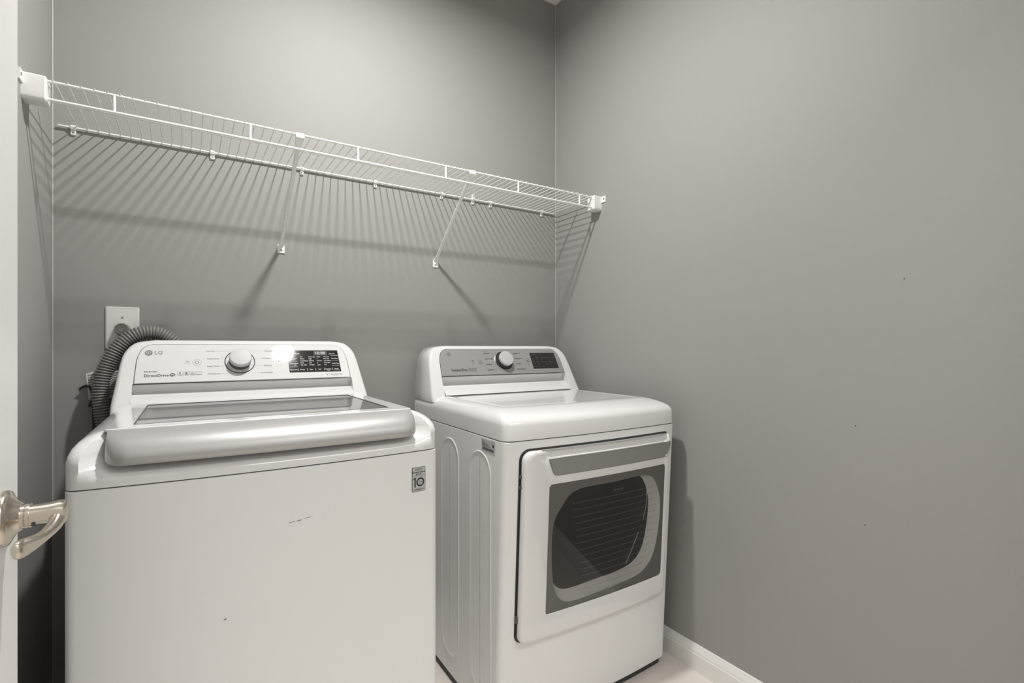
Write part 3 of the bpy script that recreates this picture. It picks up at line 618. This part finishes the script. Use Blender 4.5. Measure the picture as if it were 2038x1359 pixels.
og = MB(); og.fill(wo, lambda x, z: (x, fyd(x, z) - T + 0.0016, z)); og.build('door_glass', M['dglass'], dd, smooth=60, face=(0, -1, 0))

# ------------------------------------------------------------------ wire shelf
ZS, YS, YM = 1.746, D - 0.305, 1.732
SH = tag(empty('wire_shelf', ((XL + XR) / 2, D, ZS)), 'long white ventilated wire shelf mounted on the wall above both machines', 'shelf')
ox, oy, oz = SH.location
def sl(x, y, z): return (x - ox, y - oy, z - oz)
xa, xb = -0.322, 1.468
def rod(name, p, q, r, n=10): return MB().tube([sl(*p), sl(*q)], r, n).build(name, M['wire'], SH, smooth=50)
rod('front_rod', (xa + 0.006, YS, ZS), (xb - 0.006, YS, ZS), 0.0033); rod('front_rod', (xa + 0.006, YS - 0.001, ZS - 0.0435), (xb - 0.006, YS - 0.001, ZS - 0.0435), 0.0035)
rod('middle_rod', (xa + 0.012, YM, ZS - 0.0005), (1.447, YM, ZS - 0.0005), 0.0028); rod('back_rod', (-0.316, D - 0.0075, ZS - 0.001), (1.463, D - 0.0075, ZS - 0.001), 0.0030)
for i in range(6): rod('upright', (-0.16 + 0.3048 * i, YS - 0.0005, ZS - 0.0435), (-0.16 + 0.3048 * i, YS - 0.0005, ZS), 0.0034)
w0 = None
x = -0.160 - 5 * 0.0254 + 0.0127
while x < 1.462:
    if w0 is None:
        w0 = MB().tube([(0, 0.0005 - 0.0040, -0.004), (0, -0.0055, 0.0022), (0, -0.010, 0.0036), (0, -0.15, 0.0036), (0, -0.302, 0.0040), (0, -0.3075, 0.0042), (0, -0.3095, 0.0030)], 0.0015, 6).build('wire', M['wire'], SH, smooth=50)
        w0.location = (x - ox, 0, 0)
    else:
        w = w0.copy(); C.objects.link(w); w.parent = SH; w.location = (x - ox, 0, 0)
    x += 0.0254
# end brackets on the side walls
for s_, wx in ((1, XL), (-1, XR)):
    e = MB(); t_ = 0.044
    def P(d, y, z): return sl(wx + s_ * d, y, z)
    # cup holding the two rods: front face, bottom face, wall plate
    prof = rrect(YS - 0.016, YS + 0.030, ZS - 0.054, ZS + 0.006, (0.008, 0.004, 0.002, 0.004), 4, 4)
    e.loft([[P(0.0, y, z) for y, z in prof], [P(t_ - 0.003, y, z) for y, z in prof], [P(t_, y, z) for y, z in inset(prof, 0.003)]], True, True, True)
    e.box(tuple(min(p) for p in zip(P(0, YS - 0.040, ZS - 0.022), P(0.004, YS - 0.014, ZS + 0.004))), tuple(max(p) for p in zip(P(0, YS - 0.040, ZS - 0.022), P(0.004, YS - 0.014, ZS + 0.004))))
    eb = e.build('end_bracket', M['plastic'], SH, smooth=40)
    MB().lathe(P(0.004, YS - 0.031, ZS - 0.008), (s_, 0, 0), [(0.0040, 0), (0.0036, 0.0015), (0.001, 0.002)], 12).build('screw', M['screw'], eb, smooth=40)
# wall clips
CL = [-0.283, 0.062, 0.335, 0.599, 0.877, 1.111, 1.389]
def clip(x, big=False):
    c = MB(); h = 0.022; w = 0.0058
    c.loft([[sl(x - w, y, z) for y, z in q] for q in [[(D, ZS + 0.005), (D - 0.011, ZS + 0.005), (D - 0.0135, ZS), (D - 0.011, ZS - 0.006), (D - 0.006, ZS - 0.008), (D - 0.006, ZS - 0.020), (D, ZS - 0.022)]]] +
           [[sl(x + w, y, z) for y, z in q] for q in [[(D, ZS + 0.005), (D - 0.011, ZS + 0.005), (D - 0.0135, ZS), (D - 0.011, ZS - 0.006), (D - 0.006, ZS - 0.008), (D - 0.006, ZS - 0.020), (D, ZS - 0.022)]]], True, True, True)
    o = c.build('wall_clip', M['plastic'], SH, smooth=30)
    MB().lathe(sl(x, D - 0.006, ZS - 0.014), (0, -1, 0), [(0.0030, 0), (0.0026, 0.0012), (0.0008, 0.0016)], 10).build('screw', M['screw'], o, smooth=40)
    if big:
        MB().box(sl(x - 0.005, D - 0.010, ZS + 0.004), sl(x + 0.005, D, ZS + 0.022)).build('clip_tab', M['plastic'], o, smooth=0)
        MB().lathe(sl(x, D - 0.010, ZS + 0.013), (0, -1, 0), [(0.0032, 0), (0.0028, 0.0012), (0.0008, 0.0016)], 10).build('screw', M['screw'], o, smooth=40)
for x in CL: clip(x)
clip(1.023, True)
# diagonal support braces
for (xt, xw) in ((0.277, 0.268), (0.860, 0.851)):
    A = Vector((xt, YS + 0.008, ZS - 0.006)); B = Vector((xw, D - 0.006, 1.4685)); d = (B - A).normalized()
    sx = Vector((1, 0, 0)); nn = d.cross(sx).normalized(); sx = nn.cross(d).normalized()
    def sect(p, w, th): return [sl(*(p + sx * (w * math.cos(q)) + nn * (th * math.sin(q)))) for q in [2 * math.pi * k / 14 for k in range(14)]]
    L = (B - A).length; br = MB(); rings = []
    for t_, w, th in ((0.0, 0.0125, 0.0022), (0.02, 0.0120, 0.0022), (0.06, 0.0090, 0.0034), (0.10, 0.0066, 0.0050), (0.5, 0.0064, 0.0052), (0.93, 0.0064, 0.0052), (0.97, 0.0070, 0.0040), (1.0, 0.0090, 0.0022)):
        rings.append(sect(A + d * L * t_, w, th))
    br.loft(rings, True, True, True); bo = br.build('support_brace', M['wire'], SH, smooth=50)
    hk = MB(); hk.box(sl(xt - 0.0125, YS - 0.0045, ZS - 0.010), sl(xt + 0.0125, YS + 0.011, ZS + 0.0045)); bevel(hk.build('hook_head', M['wire'], bo, smooth=0), 0.002)
    ft = MB(); rr = [(-0.0115, 1.440), (0.0115, 1.440), (0.0115, 1.462), (0.007, 1.472), (0.002, 1.4795), (-0.006, 1.4755), (-0.0115, 1.466)]
    ft.loft([[sl(xw + x, y, z) for x, z in rr] for y in (D, D - 0.0035)], True, True, True); ft.build('wall_foot', M['wire'], bo, smooth=20)
    MB().lathe(sl(xw, D - 0.0035, 1.4500), (0, -1, 0), [(0.0038, 0), (0.0034, 0.0016), (0.001, 0.0022)], 12).build('screw', M['screw'], bo, smooth=40)

# ------------------------------------------------------------------ wall plate with round fitting
PX, PZ = -0.1705, 1.170
PLT = tag(empty('wall_plate', (PX, D, PZ)), 'white wall plate with a round grey fitting behind the washing machine', 'wall plate')
p = MB(); rr = rrect(-0.0405, 0.0405, -0.063, 0.063, 0.003, 4, 3); p.loft([[(x, -y, z) for x, z in inset(rr, d)] for y, d in ((0, 0), (0.004, 0), (0.0062, 0.0035))], True, True, True); p.build('plate', M['plastic'], PLT, smooth=20)
MB().lathe((0, -0.006, 0.031), (0, -1, 0), [(0.0032, 0), (0.0028, 0.001), (0.0008, 0.0013)], 12).build('screw', M['screw'], PLT, smooth=40)
MB().lathe((0.001, -0.006, -0.004), (0, -1, 0), [(0.0200, 0), (0.0200, 0.012), (0.0180, 0.015)], 28).build('collar', M['beige'], PLT, smooth=40)
MB().lathe((0.001, -0.02, -0.004), (-0.10, -1, 0), [(0.0165, 0), (0.0165, 0.010), (0.0150, 0.0125), (0.0135, 0.0125), (0.0125, 0.0112), (0.0095, 0.0112), (0.0088, 0.0125), (0.0070, 0.0125), (0.0062, 0.0115), (0.0005, 0.0115)], 28).build('round_fitting', M['fitting'], PLT, smooth=30)

# ------------------------------------------------------------------ ribbed drain hose
path = spline([(-0.012, 1.880, 1.075), (-0.030, 1.880, 1.112), (-0.056, 1.878, 1.140), (-0.092, 1.875, 1.1565), (-0.134, 1.870, 1.1500), (-0.174, 1.864, 1.1140), (-0.203, 1.858, 1.0560), (-0.216, 1.852, 0.985), (-0.211, 1.848, 0.925), (-0.204, 1.846, 0.86), (-0.206, 1.846, 0.76), (-0.210, 1.846, 0.62)], 24)
L = [0]
for i in range(len(path) - 1): L.append(L[-1] + math.dist(path[i], path[i + 1]))
pitch = 0.0078; N = int(L[-1] / pitch * 6); pts = []; rs = []; k = 0
for i in range(N + 1):
    s_ = L[-1] * i / N
    while k < len(path) - 2 and L[k + 1] < s_: k += 1
    t_ = (s_ - L[k]) / max(1e-9, L[k + 1] - L[k]); pts.append(tuple(path[k][j] + (path[k + 1][j] - path[k][j]) * t_ for j in range(3)))
    ph_ = (s_ / pitch) % 1; rs.append(0.0172 + 0.0046 * (0.5 - 0.5 * math.cos(2 * math.pi * ph_)) ** 0.6)
HO = MB().tube(pts, rs, 22).build('drain_hose', M['hose'], None, smooth=80); tag(HO, 'grey ribbed drain hose arching over the back corner of the washing machine', 'hose')
# paper tag and black cord behind the hose
TG = tag(empty('paper_tag', (-0.205, 1.885, 0.96)), 'white printed paper tag hanging behind the ribbed hose', 'tag')
FT = Frame((-0.042, 0.004, 0.0), (1, 0.05, 0.10), (-0.08, 0, 1))
q = MB(); FT.slab(q, [(0, 0), (0.030, 0), (0.030, 0.082), (0.0, 0.076)], 0, 0.0006); q.build('tag_sheet', M['paper'], TG, smooth=0)
FT2 = Frame((0.016, -0.002, 0.004), (1, -0.1, 0.06), (0.22, 0, 1))
q = MB(); FT2.slab(q, [(-0.024, 0), (0.018, 0), (0.020, 0.082), (-0.024, 0.080)], 0, 0.0006); q.build('tag_sheet', M['paper'], TG, smooth=0)
q = MB()
for i in range(10): FT.text(q, ('WARNING', 'DO NOT', 'REMOVE', 'GROUND', 'CORD', 'RISK OF', 'SHOCK', 'READ', 'BEFORE', 'USE')[i], 0.003, 0.070 - i * 0.007, 0.006, 0.001, bold=0.02); FT2.text(q, ('WARNING', 'DO NOT', 'REMOVE', 'GROUND', 'CORD', 'RISK OF', 'SHOCK', 'READ', 'BEFORE', 'USE')[-i - 1], -0.016, 0.074 - i * 0.007, 0.006, 0.001, bold=0.02)
q.build('lettering', M['ink'], TG, smooth=0)
CO = tag(empty('power_cord', (-0.235, 1.888, 0.93)), 'black power cord with flat grip against the wall beside the hose', 'cord')
MB().tube(spline([(-0.034, 0.010, 0.058), (-0.024, 0.006, 0.068), (-0.012, 0.004, 0.068), (-0.004, 0.004, 0.050), (0.0, 0.004, 0.0), (0.002, 0.004, -0.30)], 6), [0.0015] + [0.0015 + 0.0035 * min(1, i / 12) for i in range(1, 31)], 8).build('cable', M['cord'], CO, smooth=50)
q = MB(); q.loft([[(x, y, z) for x, z in [(-0.014, 0.008), (0.028, 0.008), (0.028, 0.040), (-0.004, 0.040)]] for y in (-0.004, 0.012)], True, True, True); bevel(q.build('flat_grip', M['cord'], CO, smooth=0), 0.002)

# print too small to pick apart letter by letter
for o in bpy.data.objects:
    if o.name.split('.')[0] in ('lettering', 'fine_print', 'glass_lines', 'emblem_letters', 'logo_face', 'clock_digits'): o['kind'] = 'stuff'
